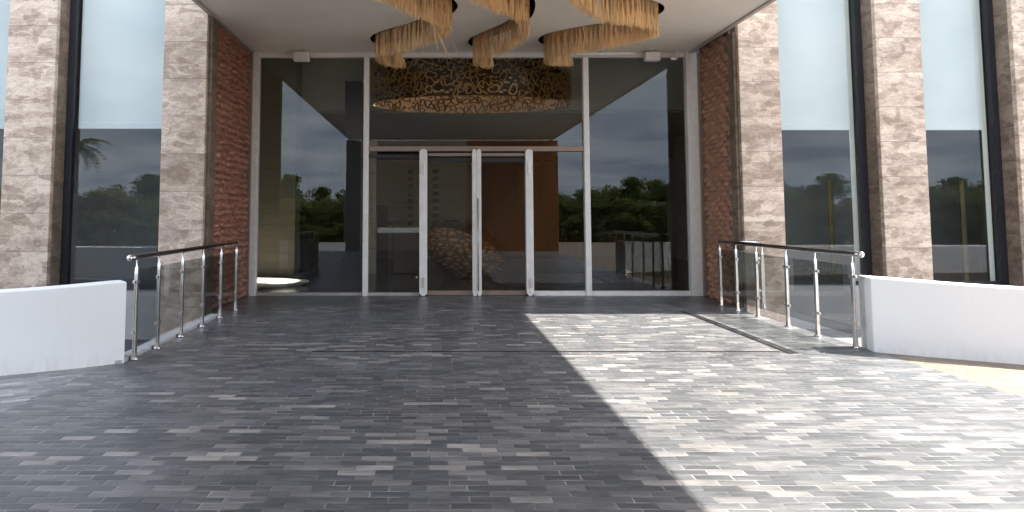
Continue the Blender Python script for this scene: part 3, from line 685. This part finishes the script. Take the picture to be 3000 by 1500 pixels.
# ------------------------------------------------------------------ balustrades
def railing(name, label, x, ys, side, ret):
    o = thing(name, label, 'railing', (x, ys[0], 0))
    zt = 1.03; hr = MB(); P = [(x, ys[0] - .18, zt)] + [(x, y, zt) for y in ys] + ([(x, ret[1], zt), (ret[0], ret[1], zt)] if ret else [])
    hr.tube(P[:len(ys) + 1], .027, 14)
    if ret: hr.tube([(x, ret[1], zt), (ret[0], ret[1], zt)], .0262, 14)
    h = hr.build('handrail', M['rail_steel'], o)
    cp = MB(); bm = bmesh.new(); bmesh.ops.create_uvsphere(bm, u_segments=14, v_segments=10, radius=.032); bmesh.ops.translate(bm, verts=bm.verts, vec=(x, ys[0] - .19, zt)); cp.bm(bm, True); cp.build('end_cap', M['steel'], h)
    posts = [(x, y, 0) for y in ys] + ([(ret[0], ret[1], 1)] if ret else [])
    for px, py, turned in posts:
        a = MB()
        for dx in (-.009, .009):
            prof = [(-.030, .015), (.030, .015), (.026, .12), (.026, .62), (.016, .86), (.006, .93), (-.006, .93), (-.016, .86), (-.026, .62), (-.026, .12)]
            n = len(prof); vs = [((px + dx - .007, py + s, z) if not turned else (px + s, py + dx - .007, z)) for s, z in prof] + [((px + dx + .007, py + s, z) if not turned else (px + s, py + dx + .007, z)) for s, z in prof]
            a.add(vs, [tuple(range(n)), tuple(range(n, 2 * n))[::-1]] + [(i, (i + 1) % n, n + (i + 1) % n, n + i) for i in range(n)])
        a.tube([(px, py, .84), (px, py, zt - .02)], .0085, 8)
        p = a.build('post', M['steel'], o)
        ft = MB(); ft.tube([(px, py, .002), (px, py, .012), (px, py, .022), (px, py, .075)], [.042, .042, .028, .022], 16); ft.build('foot', M['steel'], p)
        for z in (.28, .78):
            for q in (-1, 1):
                if turned:
                    if q == (-1 if ret[0] > x else 1): MB().bevbox(px + q * .06 - .028, px + q * .06 + .028, py - .016, py + .016, z - .02, z + .02, .006).build('clamp', M['steel'], p)
                else: MB().bevbox(px - .012, px + .012, py + q * .05 - .024, py + q * .05 + .024, z - .016, z + .016, .004).build('clamp', M['steel'], p)
    for y0, y1 in zip(ys, ys[1:]):
        B(x - .005, x + .005, y0 + .05, y1 - .05, .14, .90).build('glass_panel', M['rail_glass'], o)
    if ret:
        a0, a1 = sorted((x, ret[0])); B(a0 + .06, a1 - .05, ret[1] - .005, ret[1] + .005, .14, .90).build('glass_panel', M['rail_glass'], o)
    return o
railing('railing', 'left steel and glass balustrade beside the shaded paving and the red brown tiled wall', -3.02, [7.97, 8.62, 9.43, 10.28, 11.14, 12.0], -1, None)
railing('railing', 'right steel and glass balustrade beside the sunlit paving, turning toward the stone pilaster', 4.63, [8.64, 9.48, 10.26, 11.2, 11.95, 12.62], 1, (5.14, 12.21))
k = MB(); k.bevbox(XL - .02, XL + .13, 7.75, 11.36, -.38, .035, .012); tag(k.build('kerb', M['kerb']), 'grey stone kerb under the left balustrade', 'kerb')

# ------------------------------------------------------------------ white walls
def curvewall(name, label, pts, th, hts, outward):
    P = catmull([(x, y, z) for (x, y), z in zip(pts, hts)], 8); m = MB(); vs = []; n = len(P)
    for i, p in enumerate(P):
        d = (P[min(i + 1, n - 1)] - P[max(i - 1, 0)]); d.z = 0; d.normalize(); nn = Vector((-d.y, d.x, 0)) * outward
        q = p + nn * th
        if i == 0 and outward > 0: q = Vector((4.775, 8.80, p.z))
        vs += [(p.x, p.y, -.39), (p.x, p.y, p.z), (q.x, q.y, p.z), (q.x, q.y, -.39)]
    fs = [(0, 1, 2, 3), tuple(4 * n - 4 + k for k in (3, 2, 1, 0))]
    for i in range(n - 1):
        for k in range(4): fs.append((4 * i + k, 4 * i + (k + 1) % 4, 4 * i + 4 + (k + 1) % 4, 4 * i + 4 + k))
    m.add(vs, fs); o = m.build(name, M['white_wall'])
    bv = o.modifiers.new('soft_edges', 'BEVEL'); bv.width = .012; bv.segments = 2; bv.limit_method = 'ANGLE'; bv.angle_limit = R(40)
    return tag(o, label, 'wall', 'low white curved walls flanking the entrance')
curvewall('low_wall', 'low white curved wall left of the entrance, in bluish shade', [(-3.05, 7.80), (-3.95, 7.2), (-6.2, 5.9), (-9, 4.9), (-14, 4.2)], .28, [.795, .755, .72, .70, .70], -1)
curvewall('low_wall', 'low white curved wall right of the entrance, beside the sunlit cream paving', [(4.70, 8.42), (5.76, 7.74), (7.8, 6.6), (10.5, 5.7), (16, 5.0)], .28, [.785, .735, .70, .68, .66], 1)

# ------------------------------------------------------------------ trees across the road, mirrored in the glass
def tree_mesh(seed, h, w, mat):
    r = random.Random(seed); tk = MB(); tk.tube([(0, 0, 0), (.05, 0, h * .3), (0, .06, h * .65), (.02, 0, h * .9)], [.16, .12, .07, .02], 8)
    lv = MB(); blobs = []
    for _ in range(44):
        a = r.uniform(0, 6.28); z = h * (.06 + .88 * r.random()); rr = w * math.sqrt(r.random()) * (1 - .8 * max(0, (z / h - .3) / .7) ** 2)
        blobs.append((rr * math.cos(a), rr * math.sin(a), z, r.uniform(.35, .75)))
        if r.random() < .5: tk.tube([(0, 0, z * .6), (rr * .6 * math.cos(a), rr * .6 * math.sin(a), z * .9)], [.05, .015], 5)
    for x, y, z, s in blobs:
        for _ in range(110):
            v = Vector((r.gauss(0, 1), r.gauss(0, 1), r.gauss(0, 1))).normalized() * s * r.random() ** .4
            c = Vector((x, y, z)) + Vector((v.x, v.y, v.z * .8)); a = Vector((r.gauss(0, 1), r.gauss(0, 1), r.gauss(0, .6))).normalized(); b = a.orthogonal().normalized(); q = r.uniform(.06, .13)
            lv.add([c - a * q, c + b * q * .5, c + a * q, c - b * q * .5], [(0, 1, 2, 3)])
    return tk, lv, mat
kinds = [tree_mesh(1, 4.6, 1.5, 'leaf'), tree_mesh(2, 5.4, 1.3, 'leaf_dark'), tree_mesh(3, 4.0, 1.7, 'leaf')]
protos = {}
spots = []
for row, (y0, st) in enumerate(((-15.2, 1.5), (-17.4, 1.7), (-20, 2.0))):
    x = -30 - row * 2
    while x < 32 + row * 2:
        spots.append((x, y0 - rnd.uniform(0, 1.2))); x += st * rnd.uniform(.8, 1.25)
for x, y in spots:
    k = rnd.randrange(3)
    o = thing('leafy_tree', 'green leafy tree in the row across the road, seen mirrored in the glass', 'tree', (x, y, -.42), 'trees mirrored in the entrance glass')
    o.rotation_euler.z = rnd.uniform(0, 6.28); s = rnd.uniform(.85, 1.2); o.scale = (s * .9, s * .9, s * (.62 + .06 * (-15 - y) / 3))
    if k not in protos:
        tk, lv, mt = kinds[k]; a = tk.build('trunk', M['bark']); b = lv.build('crown', M[mt]); protos[k] = (a, b)
    else:
        a, b = [q.copy() for q in protos[k]]; COL.objects.link(a); COL.objects.link(b)
    a.parent = o; b.parent = o; a.matrix_parent_inverse = Matrix.Identity(4); b.matrix_parent_inverse = Matrix.Identity(4)
pm = thing('palm_tree', 'tall palm mirrored in the window left of the entrance', 'tree', (-20.2, -20.0, -.42))
m = MB(); m.tube([(-20.2, -20, -.42), (-20.1, -20, 1.5), (-20.15, -20, 3.4), (-20.2, -20, 5.2)], [.2, .16, .14, .15], 10); m.build('trunk', M['bark'], pm)
m = MB(); rr = random.Random(3)
for k in range(34):
    a = rr.uniform(0, 6.28); el = rr.uniform(-.5, 1.2); L = rr.uniform(1.5, 2.1); px, pz, ang = 0, 0, el; P = [(0, 0)]
    for q in range(9): px += math.cos(ang) * L / 9; pz += math.sin(ang) * L / 9; ang -= .2; P.append((px, pz))
    for q, (u, z) in enumerate(P[1:]):
        for sd in (-1, 1):
            for e in range(3):
                uu = u - .07 * e; b = Vector((-20.2 + math.cos(a) * uu, -20 + math.sin(a) * uu, 5.2 + z)); n = Vector((-math.sin(a), math.cos(a), 0)) * sd; l = .5 * math.sin((q + 1.5) / 10 * math.pi) + .1
                t2 = b + n * l + Vector((math.cos(a) * .15, math.sin(a) * .15, -.35 * l)); w = Vector((math.cos(a), math.sin(a), 0)) * .022
                m.add([b - w, b + w, t2], [(0, 1, 2)])
m.build('crown', M['leaf'], pm)
